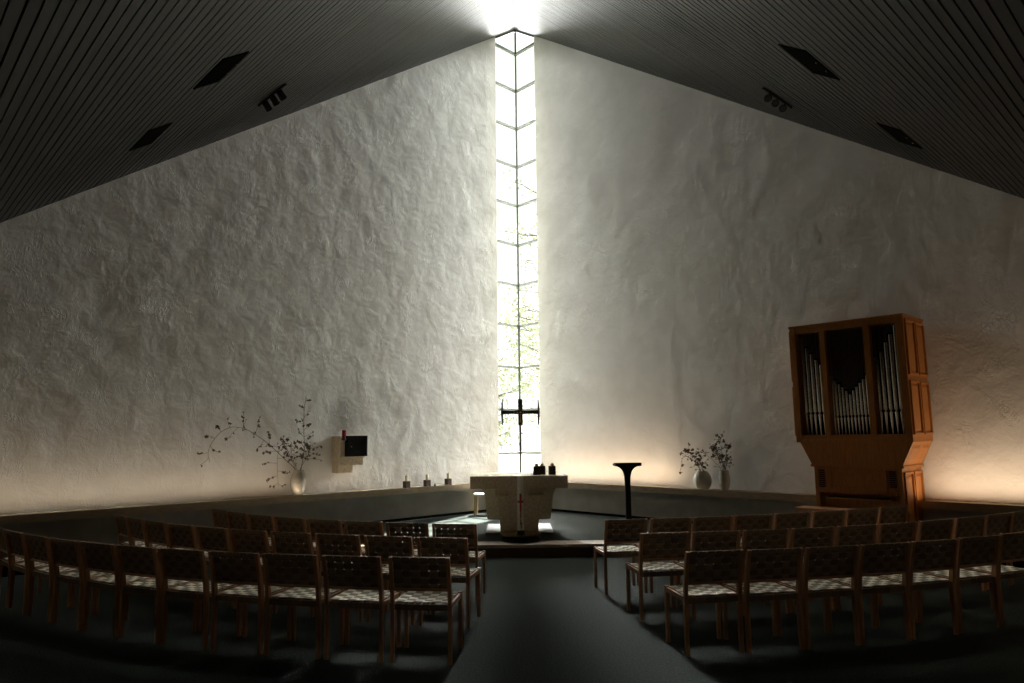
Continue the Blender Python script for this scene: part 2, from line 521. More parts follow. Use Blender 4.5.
# ------------------------------------------------------------------ woven chairs
POST = [(0.0, -0.205), (0.20, -0.205), (0.42, -0.208), (0.52, -0.222), (0.64, -0.248), (0.80, -0.290)]   # (z, y) of the rear posts
def post_y(z):
    for (z0, y0), (z1, y1) in zip(POST[:-1], POST[1:]):
        if z <= z1:
            return y0 + (y1 - y0) * (z - z0) / (z1 - z0)
    return POST[-1][1]

def weave(mb, nu, nv, f, gap_u, gap_v, lu, lv, h, wrap):
    """straps: nu running along v, nv running along u; f(u, v, d) -> point lifted by d."""
    th = 0.0012
    def ribbon(samples):
        rings = []
        for (ua, va, ub, vb, d) in samples:
            rings.append([f(ua, va, d - th), f(ub, vb, d - th), f(ub, vb, d + th), f(ua, va, d + th)])
        mb.loft(rings)
    for i in range(nu):
        g = gap_u / lu / 2
        u0, u1 = i / nu + g, (i + 1) / nu - g
        sm = []
        for j in range(nv):
            sgn = h if (i + j) % 2 else -h
            if j == 0:
                sm.append((u0, 0, u1, 0, 0))
            sm.append((u0, (j + 0.25) / nv, u1, (j + 0.25) / nv, sgn))
            sm.append((u0, (j + 0.75) / nv, u1, (j + 0.75) / nv, sgn))
            if j == nv - 1:
                sm.append((u0, 1, u1, 1, 0))
        mb.mi = 0
        ribbon(sm)
    for j in range(nv):
        g = gap_v / lv / 2
        v0, v1 = j / nv + g, (j + 1) / nv - g
        sm = []
        for i in range(nu):
            sgn = -h if (i + j) % 2 else h
            if i == 0:
                sm.append((0, v0, 0, v1, 0))
            sm.append(((i + 0.25) / nu, v0, (i + 0.25) / nu, v1, sgn))
            sm.append(((i + 0.75) / nu, v0, (i + 0.75) / nu, v1, sgn))
            if i == nu - 1:
                sm.append((1, v0, 1, v1, 0))
        mb.mi = 1
        ribbon(sm)

def make_chair():
    root = empty('woven_chair', (0, 0, 0))
    PX = 0.226
    for sx in (-1, 1):
        mb = MB()
        mb.sweep_rect([(sx * PX, y, z) for z, y in POST], 0.028, [0.034, 0.04, 0.044, 0.042, 0.036, 0.026])
        mb.build('leg', M['chairwood'], root, bevel=0.003)
        mb = MB()
        mb.sweep_rect([(sx * PX, 0.19, 0.0), (sx * PX, 0.185, 0.25), (sx * PX, 0.18, 0.455)], 0.028, [0.032, 0.038, 0.044])
        mb.build('leg', M['chairwood'], root, bevel=0.003)
    mb = MB()
    for sx in (-1, 1):
        mb.box((sx * PX, -0.012, 0.425), (0.022, 0.36, 0.036))
    mb.box((0, 0.178, 0.425), (0.424, 0.022, 0.036))
    mb.box((0, -0.205, 0.412), (0.424, 0.022, 0.045))
    mb.build('seat_frame', M['chairwood'], root, bevel=0.002)
    # seat webbing wraps the front and rear rails
    mb = MB()
    x0, x1, y0, y1 = -0.212, 0.212, -0.192, 0.186
    def fs(u, v, d):
        x = x0 + (x1 - x0) * u
        y = y0 + (y1 - y0) * v
        sag = -0.012 * math.sin(math.pi * u) * math.sin(math.pi * v)
        return Vector((x, y, 0.448 + sag + d))
    weave(mb, 6, 6, fs, 0.004, 0.004, x1 - x0, y1 - y0, 0.0022, True)
    for i in range(6):                               # straps turned down over the front rail and the back rail
        xa, xb = x0 + (x1 - x0) * i / 6 + 0.003, x0 + (x1 - x0) * (i + 1) / 6 - 0.003
        for y, sg in ((0.191, 1), (-0.218, -1)):
            mb.mi = 0 if sg > 0 else 2
            zt = 0.447 if sg > 0 else 0.437
            mb.loft([[Vector((xa, y, 0.395)), Vector((xb, y, 0.395)), Vector((xb, y + 0.0025 * sg, 0.395)), Vector((xa, y + 0.0025 * sg, 0.395))],
                     [Vector((xa, y, zt)), Vector((xb, y, zt)), Vector((xb, y + 0.0025 * sg, zt)), Vector((xa, y + 0.0025 * sg, zt))]])
    mb.build('seat', [M['web_light'], M['web_dark'], M['back_a']], root)
    # backrest
    for z in (0.787, 0.548):
        mb = MB()
        mb.tube([(-0.217, post_y(z), z), (0.217, post_y(z), z)], 0.011, 8)
        mb.build('back_rail', M['chairwood'], root, True)
    mb = MB()
    zb, zt = 0.536, 0.80
    def fb(u, v, d):
        z = zb + (zt - zb) * v
        dip = 0.010 * math.sin(math.pi * u)
        y = post_y(min(z, 0.8)) - dip * 0.8
        return Vector((x0 + (x1 - x0) * u, y + d + 0.012, z))
    weave(mb, 6, 5, fb, 0.009, 0.009, x1 - x0, zt - zb, 0.0022, True)
    for i in range(6):                               # straps carried over the top rail
        mb.mi = 0
        xa, xb = x0 + (x1 - x0) * i / 6 + 0.003, x0 + (x1 - x0) * (i + 1) / 6 - 0.003
        yy = post_y(0.8)
        mb.loft([[Vector((xa, yy + 0.011, 0.799)), Vector((xb, yy + 0.011, 0.799)), Vector((xb, yy + 0.011, 0.801)), Vector((xa, yy + 0.011, 0.801))],
                 [Vector((xa, yy - 0.012, 0.799)), Vector((xb, yy - 0.012, 0.799)), Vector((xb, yy - 0.012, 0.801)), Vector((xa, yy - 0.012, 0.801))],
                 [Vector((xa, yy - 0.006, 0.765)), Vector((xb, yy - 0.006, 0.765)), Vector((xb, yy - 0.004, 0.765)), Vector((xa, yy - 0.004, 0.765))]])
    mb.build('backrest', [M['back_a'], M['back_b']], root)
    return root

ROWS = {
'L1': [(-0.731,5.529,-7.3), (-1.259,5.615,-10.6), (-1.783,5.731,-14.0), (-2.301,5.877,-17.3), (-2.811,6.054,-20.7), (-3.310,6.260,-24.1), (-3.795,6.495,-27.6), (-4.264,6.760,-31.2), (-4.713,7.054,-34.9), (-5.141,7.376,-38.7), (-5.544,7.727,-42.6)],
'L2': [(-0.663,6.588,-11.4), (-1.182,6.718,-14.8), (-1.697,6.878,-18.3), (-2.204,7.067,-21.9), (-2.700,7.288,-25.6), (-3.181,7.540,-29.5), (-3.643,7.823,-33.6), (-4.081,8.138,-37.8), (-4.493,8.486,-42.3), (-4.874,8.868,-47.0)],
'L3': [(-0.635,7.598,-9.0), (-1.160,7.748,-13.5), (-1.672,7.930,-18.5), (-2.167,8.148,-23.5), (-2.642,8.405,-28.5), (-3.090,8.705,-33.5), (-3.505,9.051,-38.5), (-3.880,9.448,-43.0)],
'R1': [(1.576,5.674,9.5), (2.102,5.739,9.8), (2.620,5.835,11.6), (3.130,5.960,13.8), (3.633,6.115,16.0), (4.128,6.300,18.2), (4.615,6.515,20.4)],
'R2': [(1.416,6.750,8.5), (1.946,6.805,9.0), (2.468,6.888,11.0), (2.981,7.000,13.6), (3.486,7.139,16.2), (3.982,7.307,18.8), (4.470,7.502,21.4), (4.949,7.726,23.9), (5.420,7.979,26.5), (5.882,8.259,29.0)],
'R3': [(1.229,7.838,9.5), (1.751,7.917,10.5), (2.266,8.020,12.0), (2.773,8.148,13.9), (3.273,8.300,15.9), (3.766,8.476,17.8), (4.252,8.677,19.8), (4.731,8.902,21.7)],
}
ROWNAME = {'L1': 'the rear left row', 'L2': 'the middle left row', 'L3': 'the front left row',
           'R1': 'the rear right row', 'R2': 'the middle right row', 'R3': 'the front right row'}
ORD = ['first', 'second', 'third', 'fourth', 'fifth', 'sixth', 'seventh', 'eighth', 'ninth', 'tenth', 'eleventh']
# distance of each chair from the aisle-end chair, measured along its row
ALONG = {
'L1': [0, .548, 1.078, 1.60, 2.145, 2.668, 3.191, 3.725, 4.272, 4.835, 5.38],
'R1': [0, .505, 1.010, 1.515, 2.03, 2.565, 3.11],
'R2': [0, .505, 1.010, 1.515, 2.025, 2.545, 3.09, 3.65, 4.20, 4.75],
'R3': [0, .512, 1.018, 1.525, 2.05, 2.585, 3.12, 3.68],
}
def spaced(row, cum):
    acc = [0.0]
    for p, q in zip(row[:-1], row[1:]):
        acc.append(acc[-1] + math.hypot(q[0] - p[0], q[1] - p[1]))
    out = []
    for d in cum:
        k = max(i for i in range(len(acc) - 1) if acc[i] <= d + 1e-9)
        f = (d - acc[k]) / (acc[k + 1] - acc[k])
        out.append(tuple(a + (b - a) * f for a, b in zip(row[k], row[k + 1])))
    return out
for key in ALONG:
    ROWS[key] = spaced(ROWS[key], ALONG[key])
proto = make_chair()
first = True
for key, row in ROWS.items():
    for i, (x, y, ang) in enumerate(row):
        c = proto if first else copy_tree(proto)
        first = False
        a = R_(ang)
        fwd = Vector((-math.sin(a), math.cos(a), 0))
        c.location = Vector((x, y, 0)) + fwd * 0.29
        c.rotation_euler = (0, 0, a)
        pos = 'at the aisle end' if i == 0 else ORD[i] + ' from the aisle'
        tag(c, 'brown wooden chair with woven webbing, %s in %s' % (pos, ROWNAME[key]), 'chair',
            'woven chairs in ' + ROWNAME[key])

# ------------------------------------------------------------------ altar
root = empty('stone_altar', (0.085, 11.75, PZ + 0.03), 0, 'heavy grey limestone altar with a thick slab on a flared pedestal', 'altar')
def alt(mb, poly, y0, y1, z0=0):
    mb.prism(poly, lambda x, z: (x, y0 - 11.75, z - PZ - 0.03), lambda x, z: (x, y1 - 11.75, z - PZ - 0.03))
mb = MB()
mb.box((0, 0, 1.0025 - PZ - 0.03), (1.54, 1.08, 0.195))
mb.build('altar_slab', M['stone'], root, bevel=0.008)
# side fins swept back, flaring up into the slab, their feet stopping short of the floor
def flare(xs, top, x_leg, x_bot, zc, zb):
    pts = []
    for k in range(9):
        t = k / 8 * math.pi / 2
        pts.append((x_leg + (xs - x_leg) * (1 - math.sin(t)), top - (top - zc) * (1 - math.cos(t))))
    pts.append((x_bot, zb))
    return pts
right = flare(0.75, 0.904, 0.565, 0.525, 0.68, 0.355)
for sg in (-1, 1):
    mb = MB()
    poly = [(sg * x, z) for x, z in right] + [(0.0, 0.355), (0.0, 0.904)]
    zz = PZ + 0.03
    mb.prism(poly, lambda x, z: (x, 11.72 + abs(x) * 0.42 - 11.75, z - zz), lambda x, z: (x, 11.98 + abs(x) * 0.42 - 11.75, z - zz))
    mb.build('side_fin', M['stone'], root)
mb = MB()                                             # tall front block under a neck
fl = flare(0.40, 0.775, 0.325, 0.30, 0.60, PZ + 0.03)
poly = fl + [(-x, z) for x, z in fl[::-1]]
alt(mb, poly, 11.45, 12.05)
mb.build('pedestal', M['stone'], root, bevel=0.006)
mb = MB()
alt(mb, [(-0.17, 0.76), (0.15, 0.76), (0.15, 0.906), (-0.17, 0.906)], 11.46, 11.80)
alt(mb, [(-0.40, 0.76), (0.40, 0.76), (0.40, 0.906), (-0.40, 0.906)], 11.68, 12.05)
mb.build('pedestal_neck', M['stone'], root, bevel=0.004)

mb = MB()
mb.box((0, 0, 0.015), (1.09, 1.2, 0.03))
tag(mb.build('plinth_slab', M['slab'], bevel=0.006, loc=(0.088, 12.05, PZ)), 'pale flat stone slab on the platform under the altar', 'plinth')

# six square candle holders: three on the left ledge, three on the altar
def candle_set(loc, rz, label_h, label_c, gh, gc, hh, ch, w=0.105):
    h = empty('candle_holder', loc, rz, label_h, 'candle holder', gh)
    mb = MB()
    mb.box((0, 0, hh / 2), (w, w, hh))
    mb.build('cup', M['holder'], h, bevel=0.004)
    mb = MB()
    t = 0.01
    for sx, sy, lx, ly in ((1, 0, t, w), (-1, 0, t, w), (0, 1, w - 2 * t, t), (0, -1, w - 2 * t, t)):
        mb.box((sx * (w - t) / 2, sy * (w - t) / 2, hh + 0.006), (lx, ly, 0.012))
    mb.build('rim', M['holder'], h, bevel=0.002)
    c = empty('candle', Vector(loc) + Vector((0, 0, hh + 0.0005)), 0, label_c, 'candle', gc)
    mb = MB()
    mb.lathe([(0.029, 0.0), (0.029, ch - 0.006), (0.014, ch), (0.005, ch - 0.004)], 16)
    mb.build('wax_stick', M['waxy'], c, True)
    mb = MB()
    mb.tube([(0, 0, ch - 0.006), (0.001, 0, ch + 0.010), (0.004, 0, ch + 0.016)], 0.002, 6)
    mb.build('wick', M['black'], c)
for s, hl in ((3.30, 'nearest the wall box'), (2.808, 'in the middle of the three on the ledge'), (2.278, 'nearest the altar on the ledge')):
    p = WL(s, 0.22, LEDGE_Z)
    candle_set(p, ANG_L, 'small dark square candle holder ' + hl, 'short cream candle in the dark holder ' + hl,
               'candle holders on the left ledge', 'candles on the left ledge', 0.115, 0.12)
for (x, y, hl) in ((0.375, 11.50, 'leftmost on the altar'), (0.465, 11.62, 'second from left on the altar, set back'), (0.625, 11.52, 'rightmost on the altar')):
    candle_set(Vector((x, y, 1.10)), 0, 'dark square candle holder, ' + hl, 'short candle in the holder ' + hl,
               'candle holders on the altar', 'candles on the altar', 0.125, 0.055, 0.115)

# snuffer lying on the ledge between two candle holders
p = WL(2.64, 0.26, LEDGE_Z)
r = empty('candle_snuffer', p, ANG_L, 'thin brass candle snuffer lying on the left ledge between two candle holders', 'snuffer')
mb = MB()
mb.lathe([(0.024, 0.0), (0.020, 0.02), (0.012, 0.045), (0.004, 0.055)], 14)
mb.build('bell', M['iron'], r, True)
mb = MB()
mb.tube([(0, 0, 0.055), (-0.02, 0, 0.06), (-0.12, 0.01, 0.045), (-0.34, 0.02, 0.006)], 0.004, 6)
mb.build('handle', M['brass'], r, True)

# paschal candle and its dish
r = empty('candle_stand', (0.10, 10.80, PZ), 0, 'wide shallow bronze dish on a dark round foot before the altar', 'candle stand')
mb = MB()
mb.lathe([(0.29, 0.0), (0.305, 0.01), (0.30, 0.045), (0.22, 0.055), (0.10, 0.06)], 48)
mb.build('foot', M['iron'], r, True)
mb = MB()
mb.lathe([(0.09, 0.058), (0.20, 0.066), (0.285, 0.085), (0.308, 0.10), (0.308, 0.112), (0.298, 0.112), (0.27, 0.098), (0.16, 0.082), (0.01, 0.078)], 48)
mb.build('dish', M['brass'], r, True)
mb = MB()
mb.lathe([(0.065, 0.078), (0.068, 0.09), (0.058, 0.10), (0.056, 0.15), (0.048, 0.15), (0.048, 0.11), (0.01, 0.11)], 24)
mb.build('socket', M['iron'], r, True)
r = empty('paschal_candle', (0.10, 10.80, PZ + 0.112), 0, 'tall thick white candle with a red cross standing before the altar', 'candle')
mb = MB()
mb.lathe([(0.046, 0.0), (0.0465, 0.40), (0.046, 0.815), (0.042, 0.825), (0.025, 0.82), (0.006, 0.816)], 28)
mb.build('wax_column', M['wax'], r, True)
def on_candle(mb, a0, a1, z0, z1, rr=0.0478):
    n = 8
    rings = []
    for k in range(n + 1):
        a = a0 + (a1 - a0) * k / n
        d = Vector((math.sin(a), -math.cos(a), 0))
        rings.append([d * 0.045 + Vector((0, 0, z0)), d * rr + Vector((0, 0, z0)), d * rr + Vector((0, 0, z1)), d * 0.045 + Vector((0, 0, z1))])
    mb.loft(rings)
mb = MB()
on_candle(mb, -0.32, 0.36, 0.44, 0.58)
on_candle(mb, -0.24, 0.30, 0.32, 0.44)
on_candle(mb, -0.12, 0.24, 0.22, 0.32)
on_candle(mb, -1.1, 1.1, 0.445, 0.475)
on_candle(mb, -1.15, -0.95, 0.45, 0.49)
on_candle(mb, 0.95, 1.15, 0.45, 0.49)
mb.build('red_cross', M['red'], r)
r.children[-1]['label'] = 'red wax cross on the candle'
mb = MB()
for (a, z, w, h) in ((-0.1, 0.16, 0.22, 0.05), (0.1, 0.10, 0.2, 0.06), (0.22, 0.075, 0.25, 0.022), (0.0, 0.13, 0.3, 0.02), (0.3, 0.12, 0.12, 0.04)):
    on_candle(mb, a - w / 2, a + w / 2, z, z + h, 0.0474)
mb.build('gilt_ornament', M['bronze'], r)

# standing cross behind the altar
r = empty('standing_cross', (0.142, 13.2, PZ), 0, 'dark bronze cross with flared end bars on a thin pole behind the altar', 'cross')
zc = 2.172 - PZ
mb = MB()
mb.lathe([(0.17, 0.0), (0.17, 0.015), (0.05, 0.03), (0.016, 0.05)], 28)
mb.build('base', M['iron'], r, True)
mb = MB()
mb.tube([(0, 0, 0.04), (0, 0, zc - 0.24)], 0.014, 10)
mb.build('pole', M['bronze'], r, True)
mb = MB()
for sx in (-1, 1):
    mb.sweep_rect([(0, 0, zc), (sx * 0.17, 0, zc), (sx * 0.345, 0, zc)], [0.085, 0.062, 0.082], [0.03, 0.03, 0.03], side=(0, 0, 1))
    mb.sweep_rect([(sx * 0.338, 0, zc - 0.24), (sx * 0.345, 0, zc), (sx * 0.335, 0, zc + 0.24)], [0.022, 0.046, 0.016], [0.05, 0.05, 0.05], side=(1, 0, 0))
mb.box((0, 0, zc), (0.084, 0.036, 0.49))
mb.build('cross_body', M['bronze'], r, bevel=0.003)
for dx, dz, w in ((0, 0, 0.016), (0, -0.05, 0.012), (0, -0.08, 0.011), (0, -0.11, 0.014), (0, -0.145, 0.017), (0, -0.175, 0.020),
                  (-0.12, 0, 0.009), (-0.06, 0, 0.009), (0.06, 0, 0.009), (0.10, 0, 0.009), (0.14, 0, 0.009)):
    mb = MB()
    mb.ball((dx, -0.018, zc + dz), w, 8)
    mb.build('gold_stud', M['gold'], r, True)

# black lectern
r = empty('lectern', (1.745, 10.9, PZ), 0, 'slim black T-shaped lectern beside the altar', 'lectern')
mb = MB()
prof = [(0.197, 1.128), (0.197, 1.078), (0.152, 1.074), (0.112, 1.055), (0.080, 1.020), (0.060, 0.980), (0.046, 0.92), (0.041, 0.84), (0.040, 0.5), (0.042, 0.02)]
poly = prof + [(-x, z) for x, z in prof[::-1]]
mb.prism(poly, lambda x, z: (x, -0.03, z), lambda x, z: (x, 0.03, z))
mb.build('stem', M['iron'], r, bevel=0.003)
mb = MB()
mb.hexa([Vector(p) for p in ((-0.199, -0.14, 1.083), (0.199, -0.14, 1.083), (0.199, 0.16, 1.083), (-0.199, 0.16, 1.083))],
        [Vector(p) for p in ((-0.199, -0.14, 1.133), (0.199, -0.14, 1.133), (0.199, 0.16, 1.108), (-0.199, 0.16, 1.108))])
mb.build('book_rest', M['iron'], r, bevel=0.002)
mb = MB()
mb.box((0, 0, 0.01), (0.34, 0.30, 0.02))
mb.build('base_plate', M['iron'], r, bevel=0.003)

# small stool left of the altar
r = empty('stool', (-0.565, 14.38, PZ), R_(-4), 'low wooden stool with a white top left of the altar', 'stool')
mb = MB()
mb.box((0, 0, 0.405), (0.46, 0.36, 0.035))
mb.build('seat', M['whitelam'], r, bevel=0.006)
for sx in (-1, 1):
    for sy in (-1, 1):
        mb = MB()
        mb.sweep_rect([(sx * 0.20, sy * 0.15, 0), (sx * 0.20, sy * 0.15, 0.33), (sx * 0.195, sy * 0.145, 0.388)], 0.038, [0.03, 0.034, 0.038])
        mb.build('leg', M['birch'], r, bevel=0.003)

# wall tabernacle on the left wall
r = empty('tabernacle', WL(4.53, 0, 1.10), ANG_L, 'dark metal box on stepped stone brackets fixed to the left wall', 'tabernacle')
def tb(mb, s0, s1, o0, o1, z0, z1):
    mb.box(((s0 + s1) / 2 - 4.53, (o0 + o1) / 2, (z0 + z1) / 2 - 1.10), (s1 - s0, o1 - o0, z1 - z0))
mb = MB()
tb(mb, 4.28, 4.80, -0.02, 0.28, 1.37, 1.762)
mb.build('back_stone', M['stone'], r, bevel=0.004)
mb = MB()
tb(mb, 4.30, 4.795, -0.02, 0.26, 1.235, 1.372)
mb.build('bracket', M['stone'], r, bevel=0.004)
mb = MB()
tb(mb, 4.50, 4.79, -0.02, 0.235, 1.10, 1.237)
mb.build('bracket', M['stone'], r, bevel=0.004)
mb = MB()
tb(mb, 4.275, 4.70, 0.20, 0.36, 1.395, 1.768)
mb.build('metal_box', M['iron'], r, bevel=0.004)
mb = MB()
for (a, b, c, d) in ((4.29, 4.685, 1.725, 1.75), (4.29, 4.685, 1.41, 1.43), (4.29, 4.31, 1.43, 1.725), (4.665, 4.685, 1.43, 1.725)):
    tb(mb, a, b, 0.355, 0.366, c, d)
mb.build('door_frame', M['iron'], r)
mb = MB()
mb.ball((4.62 - 4.53, 0.372, 0.47), 0.012, 10)
mb.build('knob', M['brass'], r, True)
p = WL(4.748, 0.330, 1.68)
r = empty('sanctuary_lamp', p, ANG_L, 'small red glass lamp at the corner of the wall tabernacle', 'lamp')
mb = MB()
mb.lathe([(0.030, 0.01), (0.036, 0.05), (0.036, 0.185), (0.033, 0.187), (0.032, 0.05), (0.01, 0.02)], 20)
mb.build('red_glass', M['redglass'], r, True)
mb = MB()
mb.lathe([(0.02, 0.0), (0.042, 0.004), (0.042, 0.045), (0.037, 0.045), (0.037, 0.012), (0.01, 0.01)], 20)
mb.box((0, -0.0445, 0.02), (0.02, 0.009, 0.03))
mb.build('holder', M['bronze'], r, True)

# ------------------------------------------------------------------ vases and dried branches
def vase(loc, rz, prof, m, label, group):
    r = empty('vase', loc, rz, label, 'vase', group)
    mb = MB()
    mb.lathe(prof, 36)
    mb.build('body', m, r, True)
    return r
H1 = [(0.062, 0.0), (0.072, 0.008), (0.105, 0.09), (0.128, 0.20), (0.130, 0.265), (0.112, 0.345), (0.092, 0.395), (0.088, 0.412), (0.094, 0.425), (0.084, 0.425), (0.082, 0.40), (0.10, 0.33), (0.10, 0.10), (0.01, 0.05)]
vase(WL(5.54, 0.20, LEDGE_Z), ANG_L, H1, M['ceramic'], 'tall pale glazed vase holding dried branches on the left ledge', 'ledge vases')
H2 = [(0.085, 0.0), (0.10, 0.01), (0.145, 0.08), (0.162, 0.16), (0.150, 0.225), (0.110, 0.29), (0.086, 0.31), (0.08, 0.318), (0.074, 0.316), (0.078, 0.305), (0.12, 0.22), (0.11, 0.08), (0.01, 0.03)]
vase(WR(4.82, 0.20, LEDGE_Z), ANG_R, H2, M['ceramicb'], 'round squat vase on the right ledge, left of a slimmer one', 'ledge vases')
H3 = [(0.055, 0.0), (0.065, 0.008), (0.092, 0.09), (0.102, 0.17), (0.094, 0.25), (0.078, 0.32), (0.076, 0.34), (0.082, 0.35), (0.073, 0.35), (0.07, 0.33), (0.085, 0.24), (0.085, 0.1), (0.01, 0.04)]
vase(WR(5.245, 0.20, LEDGE_Z), ANG_R, H3, M['ceramicb'], 'slim upright vase on the right ledge, nearer the organ', 'ledge vases')

def spline(pts, n=6):
    pts = [Vector(p) for p in pts]
    out = []
    P = [pts[0] * 2 - pts[1]] + pts + [pts[-1] * 2 - pts[-2]]
    for i in range(1, len(P) - 2):
        for k in range(n):
            t = k / n
            a, b, c, d = P[i - 1], P[i], P[i + 1], P[i + 2]
            out.append(0.5 * ((2 * b) + (c - a) * t + (2 * a - 5 * b + 4 * c - d) * t * t + (3 * b - a - 3 * c + d) * t ** 3))
    out.append(pts[-1])
    return out

def rvec(rnd, s=1.0):
    return Vector((rnd.gauss(0, 1), rnd.gauss(0, 1), rnd.gauss(0, 1))) * s

def flower(mb, c, size, rnd, petals=5):
    ax = rvec(rnd).normalized()
    a = ax.orthogonal().normalized()
    b = ax.cross(a)
    for k in range(petals):
        t = 2 * math.pi * k / petals + rnd.uniform(-.2, .2)
        d = a * math.cos(t) + b * math.sin(t)
        e = ax.cross(d)
        L = size * rnd.uniform(0.7, 1.15)
        tip = c + d * L + ax * L * rnd.uniform(0.1, 0.6)
        w = L * 0.36
        m_ = c + d * L * 0.55 + ax * L * 0.15
        mb.face([c, m_ + e * w, tip, m_ - e * w])
    mb.ball(c + ax * size * 0.08, size * 0.28, 6)

def branch(name, side, s_base, base_z, paths, twigs, blooms, label, group, seed, stem_r=0.006, off=0.2, bloom_size=0.037, bloom_mat='bloom'):
    """paths: list of [(s, z, off)] main stems on one branch (off = distance from the wall)"""
    rnd = random.Random(seed)
    W = WL if side == 'L' else WR
    base = W(s_base, off, base_z)
    r = empty(name, base, ANG_L if side == 'L' else ANG_R, label, 'dried branch', group)
    rot = Matrix.Rotation(-(ANG_L if side == 'L' else ANG_R), 3, 'Z')
    ms, mg = MB(), MB()
    def head(q, size):
        mf = MB()
        flower(mf, q, size, rnd)
        mf.build('flower_head', M[bloom_mat], r)
    allp = []
    for path in paths:
        pts = spline([rot @ (W(s, o, z) - base) for s, z, o in path])
        n = len(pts)
        ms.tube(pts, [stem_r * (1 - 0.65 * i / n) for i in range(n)], 6)
        allp.append(pts)
    for (pi, t, ds, dz, do, nb) in twigs:
        pts = allp[pi]
        p0 = pts[int(t * (len(pts) - 1))]
        d = rot @ (W(ds, do, dz) - W(0, 0, 0))
        mid = p0 + d * 0.5 + rvec(rnd, 0.012)
        tw = spline([p0, mid, p0 + d], 4)
        ms.tube(tw, [0.0026] * len(tw), 5)
        for k in range(nb):
            q = tw[max(1, int(len(tw) * (0.45 + 0.55 * (k + 1) / nb)) - 1)] + rvec(rnd, 0.014)
            head(q, bloom_size * rnd.uniform(0.65, 1.1))
    for (pi, t0, t1, n) in blooms:
        pts = allp[pi]
        for k in range(n):
            p0 = pts[int((t0 + (t1 - t0) * rnd.random()) * (len(pts) - 1))]
            d = rvec(rnd, 0.055)
            d.z += 0.03
            ms.tube([p0, p0 + d], 0.002, 4)
            if rnd.random() < 0.5:
                flower(mg, p0 + d, bloom_size * rnd.uniform(0.5, 1.0), rnd)
            else:
                head(p0 + d, bloom_size * rnd.uniform(0.5, 1.0))
    ms.build('stem', M['stem'], r, True)
    if len(mg.bm.faces):
        mg.build('leaves', M['sprig'], r)
    return r

g = 'dried branches in the left vase'
branch('dried_branch', 'L', 5.56, 1.02,
       [[(5.56, 0.95, .20), (5.60, 1.19, .20), (5.86, 1.42, .23), (6.10, 1.62, .26), (6.33, 1.78, .27), (6.55, 1.89, .28), (6.75, 1.92, .27), (6.92, 1.84, .26), (7.05, 1.68, .25), (7.10, 1.52, .24), (7.07, 1.38, .23)]],
       [(0, .30, .05, .22, .02, 4), (0, .36, .12, -.14, .04, 3), (0, .42, -.06, .30, .03, 5), (0, .50, .04, .26, .03, 4), (0, .55, .2, -.2, .04, 3), (0, .62, .05, .16, .03, 3),
        (0, .70, .08, .08, .02, 3), (0, .78, .14, .04, .02, 2), (0, .84, -.12, -.10, .03, 2), (0, .9, .16, -.02, .02, 2), (0, .95, .1, -.1, .02, 1), (0, .24, -.1, .16, .03, 4)],
       [(0, .25, .6, 8)], 'long dried branch arching far left out of the tall left vase', g, 21)
branch('dried_branch', 'L', 5.53, 1.02,
       [[(5.54, .95, .2), (5.50, 1.19, .20), (5.46, 1.50, .22), (5.47, 1.87, .21), (5.47, 2.20, .2), (5.44, 2.48, .2)]],
       [(0, .45, .12, .10, .03, 4), (0, .5, -.14, .08, .02, 4), (0, .56, .14, .12, .02, 3), (0, .62, -.10, .12, .02, 3), (0, .68, .16, .06, .02, 3), (0, .74, -.08, .10, .02, 2),
        (0, .8, .09, .09, .02, 2), (0, .9, -.05, .05, .01, 1), (0, .98, -.05, -.06, .01, 1), (0, .4, -.28, .10, .04, 3), (0, .36, -.32, -.04, .04, 2), (0, .42, .22, .18, .04, 5)],
       [(0, .3, .7, 16)], 'upright dried flower branch standing tall in the left vase', g, 22)
branch('dried_branch', 'L', 5.56, 1.02,
       [[(5.56, .95, .2), (5.60, 1.18, .21), (5.72, 1.42, .24), (5.84, 1.62, .26), (5.93, 1.60, .27), (5.97, 1.40, .28), (5.96, 1.15, .28), (5.93, .93, .27)],
        [(5.53, .95, .2), (5.52, 1.18, .2), (5.40, 1.45, .26), (5.36, 1.62, .28)],
        [(5.55, .95, .2), (5.57, 1.18, .2), (5.66, 1.42, .18), (5.68, 1.66, .16)]],
       [(0, .6, .22, .06, .0, 4), (0, .66, .26, -.02, .0, 3), (0, .72, -.18, .04, .0, 3), (0, .78, .26, .0, .0, 3), (0, .84, -.24, -.04, .0, 3), (0, .9, .2, -.06, .0, 3), (0, .97, .14, -.06, 0, 3), (0, .98, -.12, -.02, 0, 3),
        (1, .7, -.2, .0, .02, 3), (1, .9, .1, .06, .02, 4), (2, .7, .14, .06, .02, 4), (2, .95, -.1, .05, .02, 4), (0, .45, .08, .12, .02, 5), (0, .5, -.1, .08, .02, 5)],
       [(1, .5, 1, 22), (2, .5, 1, 22), (0, .3, .6, 16)], 'bushy dried sprigs low in the left vase, one drooping to the ledge', g, 23, 0.0045)
g = 'dried branches in the right vases'
